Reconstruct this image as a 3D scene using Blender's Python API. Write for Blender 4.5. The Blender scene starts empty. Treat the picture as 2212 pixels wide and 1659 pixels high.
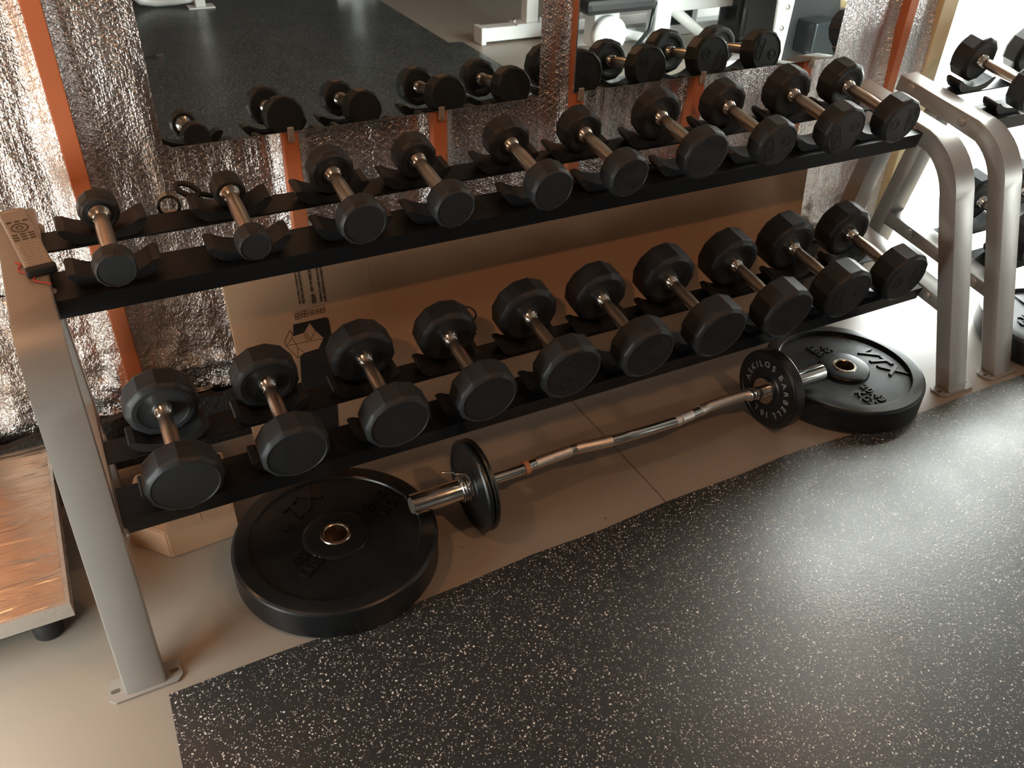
import bpy, bmesh, math, random
from mathutils import Vector, Matrix, noise
random.seed(7)
PI = math.pi
COL = bpy.context.scene.collection

# ------------------------------------------------------------------ materials
def new_mat(name):
    m = bpy.data.materials.new(name); m.use_nodes = True
    nt = m.node_tree
    return m, nt, nt.nodes['Principled BSDF']

def mat(name, col, rough=0.5, metal=0.0, bump=0.0, bscale=200.0, var=0.0, vscale=20.0, spec=0.5, coat=0.0, rvar=0.0, bdist=0.001):
    m, nt, b = new_mat(name)
    b.inputs['Base Color'].default_value = (*col, 1)
    b.inputs['Roughness'].default_value = rough
    b.inputs['Metallic'].default_value = metal
    b.inputs['Specular IOR Level'].default_value = spec
    if coat: b.inputs['Coat Weight'].default_value = coat; b.inputs['Coat Roughness'].default_value = 0.25
    tc = nt.nodes.new('ShaderNodeTexCoord')
    if var > 0 or rvar > 0:
        n = nt.nodes.new('ShaderNodeTexNoise'); n.inputs['Scale'].default_value = vscale; n.inputs['Detail'].default_value = 5
        nt.links.new(tc.outputs['Object'], n.inputs['Vector'])
        if var > 0:
            mx = nt.nodes.new('ShaderNodeMix'); mx.data_type = 'RGBA'
            mx.inputs[6].default_value = (*[c * (1 - var) for c in col], 1)
            mx.inputs[7].default_value = (*[min(1, c * (1 + var)) for c in col], 1)
            nt.links.new(n.outputs['Fac'], mx.inputs[0]); nt.links.new(mx.outputs[2], b.inputs['Base Color'])
        if rvar > 0:
            r = nt.nodes.new('ShaderNodeMapRange'); r.inputs[1].default_value = 0.3; r.inputs[2].default_value = 0.7
            r.inputs[3].default_value = max(0, rough - rvar); r.inputs[4].default_value = min(1, rough + rvar)
            nt.links.new(n.outputs['Fac'], r.inputs[0]); nt.links.new(r.outputs[0], b.inputs['Roughness'])
    if bump > 0:
        n2 = nt.nodes.new('ShaderNodeTexNoise'); n2.inputs['Scale'].default_value = bscale; n2.inputs['Detail'].default_value = 3
        nt.links.new(tc.outputs['Object'], n2.inputs['Vector'])
        bp = nt.nodes.new('ShaderNodeBump'); bp.inputs['Strength'].default_value = bump; bp.inputs['Distance'].default_value = bdist
        nt.links.new(n2.outputs['Fac'], bp.inputs['Height']); nt.links.new(bp.outputs['Normal'], b.inputs['Normal'])
    return m

M = {}
M['rubber'] = mat('dumbbell_urethane', (0.023, 0.0265, 0.029), 0.5, 0, 0.1, 500, 0.12, 30, spec=0.4, rvar=0.06)
M['plate_rubber'] = mat('plate_rubber', (0.008, 0.0100, 0.011), 0.33, 0, 0.05, 300, 0.2, 12, spec=0.55, rvar=0.06)
M['chrome'] = mat('polished_chrome', (0.80, 0.78, 0.75), 0.13, 1.0, rvar=0.04, vscale=60)
M['knurl'] = mat('knurled_chrome', (0.85, 0.76, 0.69), 0.3, 1.0, 0.8, 1100, 0.2, 90, bdist=0.0006)
M['steel_grip'] = mat('dumbbell_grip_steel', (0.66, 0.58, 0.50), 0.30, 1.0, 0.25, 900, 0.12, 60, bdist=0.0004)
M['frame'] = mat('silver_grey_powder_coat', (0.37, 0.36, 0.34), 0.34, 0.35, 0.05, 900, 0.05, 8, spec=0.5, coat=0.25, rvar=0.05)
M['bolt'] = mat('bolt_cap_grey', (0.42, 0.41, 0.39), 0.35, 0.3)
M['rail'] = mat('black_steel_rail', (0.009, 0.011, 0.013), 0.38, 0.0, 0.06, 700, 0.2, 15, spec=0.35)
M['saddle'] = mat('black_plastic_saddle', (0.016, 0.018, 0.020), 0.42, 0, 0.08, 500)
M['brass'] = mat('bronze_bushing', (0.68, 0.60, 0.48), 0.25, 1.0, rvar=0.08, vscale=60)
M['stud'] = mat('orange_painted_stud', (0.62, 0.20, 0.085), 0.55, 0, 0.25, 120, 0.12, 14)
M['jamb'] = mat('pale_yellow_wood_jamb', (0.72, 0.58, 0.33), 0.5, 0, 0.15, 90, 0.08, 12)
M['card'] = mat('brown_cardboard', (0.47, 0.29, 0.18), 0.8, 0, 0.15, 150, 0.06, 6, spec=0.2)
M['card_edge'] = mat('cardboard_cut_edge', (0.5, 0.34, 0.22), 0.85)
M['ink'] = mat('black_box_print', (0.015, 0.014, 0.013), 0.7)
M['ink_thin'] = mat('thin_box_print', (0.09, 0.05, 0.03), 0.8)
M['wall'] = mat('dull_wall_board', (0.16, 0.155, 0.145), 0.8, 0, 0.1, 60, 0.1, 3)
M['ceil'] = mat('ceiling_board', (0.12, 0.115, 0.11), 0.85)
M['black'] = mat('black_vinyl', (0.02, 0.02, 0.021), 0.42, 0, 0.1, 300)
M['white_metal'] = mat('white_powder_coat', (0.78, 0.79, 0.79), 0.35, 0.0, coat=0.3)
M['shroud'] = mat('dark_tinted_shroud', (0.02, 0.025, 0.027), 0.12)
M['remote'] = mat('remote_silver_plastic', (0.36, 0.34, 0.31), 0.42, 0.15, 0.05, 800)
M['key_dark'] = mat('remote_dark_key', (0.10, 0.085, 0.07), 0.6)
M['key_light'] = mat('remote_pale_key', (0.55, 0.48, 0.40), 0.6)
M['red'] = mat('red_cord', (0.55, 0.06, 0.05), 0.6)
M['orange_band'] = mat('orange_band', (0.62, 0.30, 0.17), 0.6)
M['white_ink'] = mat('pale_plate_lettering', (0.27, 0.26, 0.25), 0.6)
M['clip'] = mat('clear_mirror_clip', (0.75, 0.72, 0.70), 0.15); 
M['clip'].node_tree.nodes['Principled BSDF'].inputs['Transmission Weight'].default_value = 0.6
M['foot'] = mat('black_rubber_foot', (0.02, 0.02, 0.02), 0.6)
M['lip'] = mat('aluminium_lip', (0.62, 0.61, 0.59), 0.3, 0.8, rvar=0.08, vscale=30)
M['strip'] = mat('black_foam_strip', (0.02, 0.018, 0.016), 0.8, 0, 0.8, 80, bdist=0.01)
M['outside'] = mat('sunlit_concrete', (0.7, 0.7, 0.68), 0.8)
M['bulb_base'] = mat('lamp_housing', (0.6, 0.6, 0.58), 0.5)

# mirror
m, nt, b = new_mat('mirror_glass'); M['mirror'] = m
b.inputs['Base Color'].default_value = (0.80, 0.84, 0.82, 1); b.inputs['Metallic'].default_value = 1; b.inputs['Roughness'].default_value = 0.012
M['mirror_edge'] = mat('mirror_cut_edge', (0.25, 0.28, 0.26), 0.2, 0.3)

# brushed sheet of the platform
m, nt, b = new_mat('brushed_steel_sheet'); M['sheet'] = m
b.inputs['Base Color'].default_value = (0.80, 0.70, 0.60, 1); b.inputs['Metallic'].default_value = 1; b.inputs['Roughness'].default_value = 0.3
tc = nt.nodes.new('ShaderNodeTexCoord'); mp = nt.nodes.new('ShaderNodeMapping'); mp.inputs['Scale'].default_value = (3, 14, 3)
n = nt.nodes.new('ShaderNodeTexNoise'); n.inputs['Scale'].default_value = 2.2; n.inputs['Detail'].default_value = 5; n.inputs['Distortion'].default_value = 0.6
bp = nt.nodes.new('ShaderNodeBump'); bp.inputs['Strength'].default_value = 0.6; bp.inputs['Distance'].default_value = 0.014
nt.links.new(tc.outputs['Object'], mp.inputs[0]); nt.links.new(mp.outputs[0], n.inputs['Vector']); nt.links.new(n.outputs['Fac'], bp.inputs['Height']); nt.links.new(bp.outputs['Normal'], b.inputs['Normal'])

# reinforced foil insulation
def foil_mat(name, crinkle, scrim):
    m, nt, b = new_mat(name)
    b.inputs['Metallic'].default_value = 1; b.inputs['Roughness'].default_value = 0.27
    tc = nt.nodes.new('ShaderNodeTexCoord')
    def nz(sc, det, rot=None, scale=(1, 1, 1), dist=0.0):
        mp = nt.nodes.new('ShaderNodeMapping'); mp.inputs['Scale'].default_value = scale
        if rot: mp.inputs['Rotation'].default_value = rot
        nt.links.new(tc.outputs['Object'], mp.inputs[0])
        n = nt.nodes.new('ShaderNodeTexNoise'); n.inputs['Scale'].default_value = sc; n.inputs['Detail'].default_value = det; n.inputs['Distortion'].default_value = dist
        nt.links.new(mp.outputs[0], n.inputs['Vector']); return n
    def stripes(ang, sc):
        mp = nt.nodes.new('ShaderNodeMapping'); mp.inputs['Rotation'].default_value = (0, ang, 0)
        nt.links.new(tc.outputs['Object'], mp.inputs[0])
        w = nt.nodes.new('ShaderNodeTexWave'); w.bands_direction = 'X'; w.inputs['Scale'].default_value = sc; w.inputs['Distortion'].default_value = 0.6; w.inputs['Detail'].default_value = 1
        nt.links.new(mp.outputs[0], w.inputs['Vector'])
        p = nt.nodes.new('ShaderNodeMath'); p.operation = 'POWER'; p.inputs[1].default_value = 14
        nt.links.new(w.outputs['Fac'], p.inputs[0]); return p
    big = nz(34, 4, None, (1.0, 1.0, 0.4), 0.4)
    fine = nz(165, 3, None, (1, 1, 0.7), 1.0)
    vor = nt.nodes.new('ShaderNodeTexVoronoi'); vor.inputs['Scale'].default_value = 75; vor.feature = 'F1'
    nt.links.new(tc.outputs['Object'], vor.inputs['Vector'])
    s1, s2, s3 = stripes(0.0, 24), stripes(1.05, 22), stripes(-1.05, 22)
    a = nt.nodes.new('ShaderNodeMath'); a.operation = 'ADD'; nt.links.new(s1.outputs[0], a.inputs[0]); nt.links.new(s2.outputs[0], a.inputs[1])
    a2 = nt.nodes.new('ShaderNodeMath'); a2.operation = 'ADD'; nt.links.new(a.outputs[0], a2.inputs[0]); nt.links.new(s3.outputs[0], a2.inputs[1])
    def bump(h, st, d, prev=None):
        bp = nt.nodes.new('ShaderNodeBump'); bp.inputs['Strength'].default_value = st; bp.inputs['Distance'].default_value = d
        nt.links.new(h, bp.inputs['Height'])
        if prev: nt.links.new(prev.outputs['Normal'], bp.inputs['Normal'])
        return bp
    b1 = bump(big.outputs['Fac'], crinkle * .8, 0.012)
    b2 = bump(fine.outputs['Fac'], crinkle, 0.005, b1)
    b3 = bump(a2.outputs[0], scrim, 0.0012, b2)
    b4 = bump(vor.outputs['Distance'], 0.25, 0.003, b3)
    nt.links.new(b4.outputs['Normal'], b.inputs['Normal'])
    cr = nt.nodes.new('ShaderNodeMix'); cr.data_type = 'RGBA'; cr.inputs[6].default_value = (0.72, 0.68, 0.665, 1); cr.inputs[7].default_value = (0.90, 0.875, 0.86, 1)
    nt.links.new(fine.outputs['Fac'], cr.inputs[0]); nt.links.new(cr.outputs[2], b.inputs['Base Color'])
    return m
M['foil'] = foil_mat('foil_insulation', 0.55, 0.3)
M['foil_crumpled'] = foil_mat('crumpled_foil_insulation', 1.0, 0.15)

# concrete floor with a saw-cut joint
m, nt, b = new_mat('painted_concrete'); M['floor'] = m
tc = nt.nodes.new('ShaderNodeTexCoord'); sx = nt.nodes.new('ShaderNodeSeparateXYZ'); nt.links.new(tc.outputs['Object'], sx.inputs[0])
n = nt.nodes.new('ShaderNodeTexNoise'); n.inputs['Scale'].default_value = 2.5; n.inputs['Detail'].default_value = 6; nt.links.new(tc.outputs['Object'], n.inputs['Vector'])
cr = nt.nodes.new('ShaderNodeMix'); cr.data_type = 'RGBA'; cr.inputs[6].default_value = (0.29, 0.248, 0.205, 1); cr.inputs[7].default_value = (0.345, 0.30, 0.255, 1)
nt.links.new(n.outputs['Fac'], cr.inputs[0])
def mathn(op, a, bb=None, nt=nt):
    k = nt.nodes.new('ShaderNodeMath'); k.operation = op
    for i, v in enumerate((a, bb)):
        if v is None: continue
        if isinstance(v, (int, float)): k.inputs[i].default_value = v
        else: nt.links.new(v, k.inputs[i])
    return k.outputs[0]
nj = nt.nodes.new('ShaderNodeTexNoise'); nj.inputs['Scale'].default_value = 30; nt.links.new(tc.outputs['Object'], nj.inputs['Vector'])
wob = mathn('MULTIPLY', mathn('SUBTRACT', nj.outputs['Fac'], 0.5), 0.006)
jx = mathn('ABSOLUTE', mathn('SUBTRACT', mathn('ADD', sx.outputs[0], wob), 1.088))
jl = mathn('LESS_THAN', jx, 0.0022)
jx2 = mathn('LESS_THAN', mathn('ABSOLUTE', mathn('SUBTRACT', mathn('ADD', sx.outputs[0], wob), 3.4)), 0.002)
jy = mathn('LESS_THAN', mathn('ABSOLUTE', mathn('SUBTRACT', mathn('ADD', sx.outputs[1], wob), -2.35)), 0.002)
jl = mathn('MAXIMUM', jl, mathn('MAXIMUM', jx2, jy))
# chips and specks of dirt
vd = nt.nodes.new('ShaderNodeTexVoronoi'); vd.inputs['Scale'].default_value = 14; nt.links.new(tc.outputs['Object'], vd.inputs['Vector'])
sc = nt.nodes.new('ShaderNodeSeparateColor'); nt.links.new(vd.outputs['Color'], sc.inputs[0])
sp = mathn('MULTIPLY', mathn('LESS_THAN', vd.outputs['Distance'], 0.045), mathn('GREATER_THAN', sc.outputs[0], 0.72))
dark = mathn('MAXIMUM', jl, sp)
mx = nt.nodes.new('ShaderNodeMix'); mx.data_type = 'RGBA'; mx.inputs[7].default_value = (0.10, 0.07, 0.05, 1)
nt.links.new(mathn('MULTIPLY', dark, 0.8), mx.inputs[0]); nt.links.new(cr.outputs[2], mx.inputs[6]); nt.links.new(mx.outputs[2], b.inputs['Base Color'])
b.inputs['Roughness'].default_value = 0.42
bp = nt.nodes.new('ShaderNodeBump'); bp.inputs['Strength'].default_value = 0.15; bp.inputs['Distance'].default_value = 0.004
n5 = nt.nodes.new('ShaderNodeTexNoise'); n5.inputs['Scale'].default_value = 9; n5.inputs['Detail'].default_value = 4; nt.links.new(tc.outputs['Object'], n5.inputs['Vector'])
nt.links.new(n5.outputs['Fac'], bp.inputs['Height']); nt.links.new(bp.outputs['Normal'], b.inputs['Normal'])

# speckled rubber mat
m, nt, b = new_mat('speckled_rubber'); M['mat'] = m
tc = nt.nodes.new('ShaderNodeTexCoord')
def speck(scale, thr, gate, nt=nt, tc=tc):
    dn = nt.nodes.new('ShaderNodeTexNoise'); dn.inputs['Scale'].default_value = scale * 1.3
    nt.links.new(tc.outputs['Object'], dn.inputs['Vector'])
    va = nt.nodes.new('ShaderNodeVectorMath'); va.operation = 'MULTIPLY_ADD'; va.inputs[1].default_value = (0.008,) * 3
    nt.links.new(dn.outputs['Color'], va.inputs[0]); nt.links.new(tc.outputs['Object'], va.inputs[2])
    v = nt.nodes.new('ShaderNodeTexVoronoi'); v.inputs['Scale'].default_value = scale; nt.links.new(va.outputs[0], v.inputs['Vector'])
    s = nt.nodes.new('ShaderNodeSeparateColor'); nt.links.new(v.outputs['Color'], s.inputs[0])
    a = mathn('LESS_THAN', v.outputs['Distance'], thr, nt); g = mathn('GREATER_THAN', s.outputs[0], gate, nt)
    return mathn('MULTIPLY', a, g, nt), s
s1, c1 = speck(135, 0.25, 0.60); s2, c2 = speck(240, 0.27, 0.60)
allsp = mathn('MAXIMUM', s1, s2, nt)
ramp = nt.nodes.new('ShaderNodeValToRGB'); nt.links.new(c1.outputs[1], ramp.inputs[0])
ramp.color_ramp.elements[0].color = (0.32, 0.31, 0.29, 1); ramp.color_ramp.elements[1].color = (0.9, 0.88, 0.84, 1)
mx = nt.nodes.new('ShaderNodeMix'); mx.data_type = 'RGBA'; mx.inputs[6].default_value = (0.025, 0.030, 0.033, 1)
nt.links.new(allsp, mx.inputs[0]); nt.links.new(ramp.outputs[0], mx.inputs[7]); nt.links.new(mx.outputs[2], b.inputs['Base Color'])
b.inputs['Roughness'].default_value = 0.40; b.inputs['Specular IOR Level'].default_value = 0.95
nb = nt.nodes.new('ShaderNodeTexNoise'); nb.inputs['Scale'].default_value = 160; nb.inputs['Detail'].default_value = 4; nt.links.new(tc.outputs['Object'], nb.inputs['Vector'])
bp = nt.nodes.new('ShaderNodeBump'); bp.inputs['Strength'].default_value = 0.3; bp.inputs['Distance'].default_value = 0.001
nt.links.new(nb.outputs['Fac'], bp.inputs['Height'])
nl = nt.nodes.new('ShaderNodeTexNoise'); nl.inputs['Scale'].default_value = 2.2; nl.inputs['Detail'].default_value = 5; nt.links.new(tc.outputs['Object'], nl.inputs['Vector'])
rr = nt.nodes.new('ShaderNodeMapRange'); rr.inputs[1].default_value = .35; rr.inputs[2].default_value = .65; rr.inputs[3].default_value = .30; rr.inputs[4].default_value = .40
nt.links.new(nl.outputs['Fac'], rr.inputs[0]); nt.links.new(rr.outputs[0], b.inputs['Roughness']); nt.links.new(bp.outputs['Normal'], b.inputs['Normal'])

# ------------------------------------------------------------------ mesh helpers
def obj(name, bm, material, parent=None, smooth=False, loc=None):
    me = bpy.data.meshes.new(name)
    bmesh.ops.recalc_face_normals(bm, faces=bm.faces[:]); bm.to_mesh(me); bm.free()
    if smooth:
        for p in me.polygons: p.use_smooth = True
    me.materials.append(material)
    o = bpy.data.objects.new(name, me); COL.objects.link(o)
    if parent: o.parent = parent
    if loc: o.location = loc
    return o
def autosmooth(o, ang=35):
    me = o.data; 
    for p in me.polygons: p.use_smooth = True
    bm = bmesh.new(); bm.from_mesh(me)
    for e in bm.edges:
        if len(e.link_faces) == 2 and e.calc_face_angle(0) > math.radians(ang): e.smooth = False
    bm.to_mesh(me); bm.free(); return o
def empty(name, loc=(0, 0, 0), label=None, cat=None, group=None, mw=None):
    o = bpy.data.objects.new(name, None); COL.objects.link(o); o.location = loc; o.empty_display_size = 0.05
    if mw is not None: o.matrix_world = mw
    tag(o, label, cat, group); return o
def tag(o, label=None, cat=None, group=None, kind=None):
    if label: o['label'] = label
    if cat: o['category'] = cat
    if group: o['group'] = group
    if kind: o['kind'] = kind
    return o
def box(bm, x0, x1, y0, y1, z0, z1, bev=0.0, mtx=None):
    r = bmesh.ops.create_cube(bm, size=1.0)
    vs = r['verts']
    for v in vs: v.co = Vector(((x0 + x1) / 2 + v.co.x * (x1 - x0), (y0 + y1) / 2 + v.co.y * (y1 - y0), (z0 + z1) / 2 + v.co.z * (z1 - z0)))
    if bev:
        es = list({e for v in vs for e in v.link_edges})
        r2 = bmesh.ops.bevel(bm, geom=es, offset=bev, segments=2, affect='EDGES', profile=0.5)
        vs = list({v for f in r2['faces'] for v in f.verts} | {v for v in vs if v.is_valid})
    if mtx is not None:
        for v in vs: v.co = mtx @ v.co
    return bm
def bx(*a, **k): return box(bmesh.new(), *a, **k)
def lathe(bm, prof, axis='z', seg=48, mtx=None, closed=False):
    """prof: list of (r, a); closed = the profile is a closed loop"""
    rings = []
    for r, a in prof:
        ring = []
        for i in range(seg):
            t = 2 * PI * i / seg
            c, s = r * math.cos(t), r * math.sin(t)
            co = {'z': (c, s, a), 'y': (c, a, s), 'x': (a, c, s)}[axis]
            v = bm.verts.new(co)
            if mtx is not None: v.co = mtx @ v.co
            ring.append(v)
        rings.append(ring)
    n = len(rings)
    for k in range(n if closed else n - 1):
        A, B = rings[k], rings[(k + 1) % n]
        for i in range(seg): bm.faces.new((A[i], A[(i + 1) % seg], B[(i + 1) % seg], B[i]))
    if not closed:
        for ring in (rings[0], rings[-1]):
            bm.faces.new(ring)
    return bm
def tube(bm, pts, rad, seg=12, cap=True):
    pts = [Vector(p) for p in pts]; n = len(pts); rings = []
    rads = rad if isinstance(rad, (list, tuple)) else [rad] * n
    up = Vector((0, 0, 1))
    t0 = (pts[1] - pts[0]).normalized()
    if abs(t0.dot(up)) > 0.95: up = Vector((1, 0, 0))
    u = t0.cross(up).normalized()
    for i, p in enumerate(pts):
        t = ((pts[min(i + 1, n - 1)] - p).normalized() + (p - pts[max(i - 1, 0)]).normalized()).normalized()
        u = (u - t * u.dot(t)).normalized(); w = t.cross(u)
        rings.append([bm.verts.new(p + (u * math.cos(2 * PI * k / seg) + w * math.sin(2 * PI * k / seg)) * rads[i]) for k in range(seg)])
    for a, b2 in zip(rings, rings[1:]):
        for k in range(seg): bm.faces.new((a[k], a[(k + 1) % seg], b2[(k + 1) % seg], b2[k]))
    if cap: bm.faces.new(rings[0]); bm.faces.new(rings[-1])
    return bm
def prism_x(bm, poly, x0, x1, bev=0.0):
    """poly: (y,z) outline extruded from x0 to x1"""
    a = [bm.verts.new((x0, y, z)) for y, z in poly]; b2 = [bm.verts.new((x1, y, z)) for y, z in poly]
    fa = bm.faces.new(a); fb = bm.faces.new(b2[::-1]); n = len(poly)
    for i in range(n): bm.faces.new((a[i], b2[i], b2[(i + 1) % n], a[(i + 1) % n]))
    if bev:
        es = list(fa.edges) + list(fb.edges)
        bmesh.ops.bevel(bm, geom=es, offset=bev, segments=2, affect='EDGES', profile=0.5)
    return bm
def prism_y(bm, poly, y0, y1):
    a = [bm.verts.new((x, y0, z)) for x, z in poly]; b2 = [bm.verts.new((x, y1, z)) for x, z in poly]
    bm.faces.new(a); bm.faces.new(b2[::-1]); n = len(poly)
    for i in range(n): bm.faces.new((a[i], b2[i], b2[(i + 1) % n], a[(i + 1) % n]))
    return bm
def prism_z(bm, poly, z0, z1):
    a = [bm.verts.new((x, y, z0)) for x, y in poly]; b2 = [bm.verts.new((x, y, z1)) for x, y in poly]
    bm.faces.new(a); bm.faces.new(b2[::-1]); n = len(poly)
    for i in range(n): bm.faces.new((a[i], b2[i], b2[(i + 1) % n], a[(i + 1) % n]))
    return bm
def add_text(bm, s, size, depth, mtx, bold=0.0, shear=0.0, space=1.0):
    """raised lettering: text lies in local XY, raised along +Z, then moved by mtx"""
    cu = bpy.data.curves.new('t', 'FONT'); cu.body = s; cu.size = size; cu.extrude = depth; cu.align_x = 'CENTER'; cu.align_y = 'CENTER'
    cu.offset = bold; cu.shear = shear; cu.space_character = space; cu.resolution_u = 3
    o = bpy.data.objects.new('t', cu); COL.objects.link(o)
    dg = bpy.context.evaluated_depsgraph_get(); dg.update()
    me = bpy.data.meshes.new_from_object(o.evaluated_get(dg))
    me.transform(mtx); bm.from_mesh(me)
    bpy.data.objects.remove(o); bpy.data.curves.remove(cu); bpy.data.meshes.remove(me)
    return bm
def T(x, y, z): return Matrix.Translation((x, y, z))
def basis(xa, ya, za, o=(0, 0, 0)):
    m = Matrix((xa, ya, za)).transposed().to_4x4(); m.translation = Vector(o); return m

# ------------------------------------------------------------------ setting
Y0, Y1, X0, X1, ZC = -5.5, 1.95, -.8, 5.0, 2.7
def struct(name, bm, m, label=None, smooth=False):
    o = obj(name, bm, m, smooth=smooth); o['kind'] = 'structure'
    if label: o['label'] = label
    return o
struct('floor', bx(X0, X1, Y0, Y1 + .1, -0.08, 0.0), M['floor'], 'tan painted concrete slab with a dark saw-cut joint under the curl bar')
struct('ceiling', bx(X0, X1, Y0, Y1 + .1, ZC, ZC + .08), M['ceil'])
# back wall board, with the wide bright doorway at the right
DX0, DX1, DZ = 2.58, 4.7, 2.15
bm = bmesh.new(); box(bm, X0, DX0, Y1, Y1 + .1, 0, ZC); box(bm, DX0, DX1, Y1, Y1 + .1, DZ, ZC); box(bm, DX1, X1, Y1, Y1 + .1, 0, ZC)
struct('wall_back', bm, M['wall'])
struct('wall_front', bx(X0, X1, Y0 - .1, Y0, 0, ZC), M['wall'])
# left wall with a window, right wall with a window
LW = (.78, 1.35, 0.06, 0.72)
bm = bmesh.new(); y0, y1, z0, z1 = LW
box(bm, X0 - .1, X0, Y0, y0, 0, ZC); box(bm, X0 - .1, X0, y1, Y1, 0, ZC); box(bm, X0 - .1, X0, y0, y1, 0, z0); box(bm, X0 - .1, X0, y0, y1, z1, ZC)
struct('wall_left', bm, M['wall'])
RW = (-1.35, -.2, 0.15, 1.15)
bm = bmesh.new(); y0, y1, z0, z1 = RW
box(bm, X1, X1 + .1, Y0, y0, 0, ZC); box(bm, X1, X1 + .1, y1, Y1, 0, ZC); box(bm, X1, X1 + .1, y0, y1, 0, z0); box(bm, X1, X1 + .1, y0, y1, z1, ZC)
struct('wall_right', bm, M['wall'])
def winframe(name, x, W):
    y0, y1, z0, z1 = W; bm = bmesh.new()
    for a in ((y0, y0 + .05, z0, z1), (y1 - .05, y1, z0, z1), (y0, y1, z0, z0 + .05), (y0, y1, z1 - .05, z1), ((y0 + y1) / 2 - .02, (y0 + y1) / 2 + .02, z0, z1)):
        box(bm, x + .02, x + .07, *a)
    struct(name, bm, M['jamb'])
winframe('window_1', X0 - .1, LW); winframe('window_2', X1, RW)
bm = bmesh.new(); box(bm, DX0, DX0 + .04, Y1 - .02, Y1 + .1, 0, DZ); box(bm, DX1 - .04, DX1, Y1 - .02, Y1 + .1, 0, DZ); box(bm, DX0, DX1, Y1 - .02, Y1 + .1, DZ - .04, DZ)
struct('door_1', bm, M['jamb'], 'pale yellow frame of the wide doorway full of daylight')
struct('trim_door', bx(2.505, 2.575, Y1 - .055, Y1, 0, DZ + .1, bev=.003), M['jamb'], 'pale yellow wooden casing beside the daylit doorway')
bm = bx(X0 - 2, X1 + 3, Y1 + .1, Y1 + 9, -0.1, -0.02); struct('floor_outside', bm, M['outside'])

# studs
STUDS = [-.39, 0.0, 0.443, 0.808, 1.195, 1.588, 1.985, 2.365]
for i, x in enumerate(STUDS):
    bm = bmesh.new(); box(bm, x - .018, x + .018, 1.888, Y1, 0, ZC, bev=.002)
    struct('trim_stud_%d' % (i + 1), bm, M['stud'], 'orange painted wall stud between foil sheets')
# foil sheets between studs
def foil_bay(x0, x1, z0, z1, seed, amp=0.012, fold=0.03):
    bm = bmesh.new(); nx, nz = 44, 150; V = []
    for j in range(nz + 1):
        row = []
        for i in range(nx + 1):
            u, w = i / nx, j / nz; x = x0 + (x1 - x0) * u; z = z0 + (z1 - z0) * w
            d = min(x - x0, x1 - x)
            k = noise.noise(Vector((x * 9 + seed, z * 1.3, seed))) * amp * .6
            k += noise.noise(Vector((x * 28, z * 5 + seed, 3.1))) * amp * 0.4
            k += abs(noise.noise(Vector((x * 22 + z * 1.7, z * 1.1, seed * 2.0)))) * amp * 0.5
            low = max(0, 0.5 - z) / 0.5
            k += noise.noise(Vector((x * 16, z * 16, seed))) * 0.03 * low
            k += noise.noise(Vector((x * 40, z * 40, seed))) * 0.012 * low
            f = fold * math.exp(-(d / 0.016) ** 2) * (0.7 + 0.5 * noise.noise(Vector((z * 4, seed, x0))))
            row.append(bm.verts.new((x, min(1.946, 1.932 - f - k * min(1, d / .02)), z)))
        V.append(row)
    for j in range(nz):
        for i in range(nx): bm.faces.new((V[j][i], V[j][i + 1], V[j + 1][i + 1], V[j + 1][i]))
    return bm
k = 0
ed = [X0] + STUDS + [2.505]
for a, b2 in zip(ed, ed[1:]):
    k += 1
    x0 = a + .0185 if a != X0 else a; x1 = b2 - .0185 if b2 != 2.505 else b2
    struct('wall_back_foil_%d' % k, foil_bay(x0, x1, 0.50, ZC, k * 3.7), M['foil'], 'silver foil insulation sheet between wall studs', smooth=True)
    struct('wall_back_crumpled_foil_%d' % k, foil_bay(x0, x1, 0.13, 0.50, k * 5.1, 0.016, 0.02), M['foil_crumpled'], smooth=True)
bm = bmesh.new(); nseg = 60; top = []
poly = [(X0, 0), (2.5, 0)] + [(2.5 - (2.5 - X0) * i / nseg, .15 + .012 * noise.noise(Vector((i * .9, 0, 0))) + .006 * ((i * 7) % 3 - 1)) for i in range(nseg + 1)]
prism_y(bm, poly, 1.875, 1.895); struct('baseboard_back', bm, M['strip'], 'ragged black foam strip along the foot of the foil wall')

# ------------------------------------------------------------------ mat
edge = [(-.094, 1.152), (.006, 1.153), (.116, 1.154), (.211, 1.152), (.361, 1.148), (.524, 1.153), (.705, 1.163), (.887, 1.160), (1.088, 1.172), (1.316, 1.171), (1.482, 1.180), (1.574, 1.176), (1.749, 1.163), (1.974, 1.154), (2.153, 1.156), (2.402, 1.154), (3.2, 1.15)]
poly = edge + [(3.2, -.45), (2.40, -.45), (2.40, -1.47), (2.31, -1.475), (2.31, -4.9), (-.12, -4.9), (-.10, .9)]
bm = bmesh.new(); prism_z(bm, poly, 0.0, 0.008)
o = obj('rubber_floor_mat', bm, M['mat']); tag(o, 'large black rubber gym mat with pale speckles, wavy edge in front of the rack', 'mat')

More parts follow.
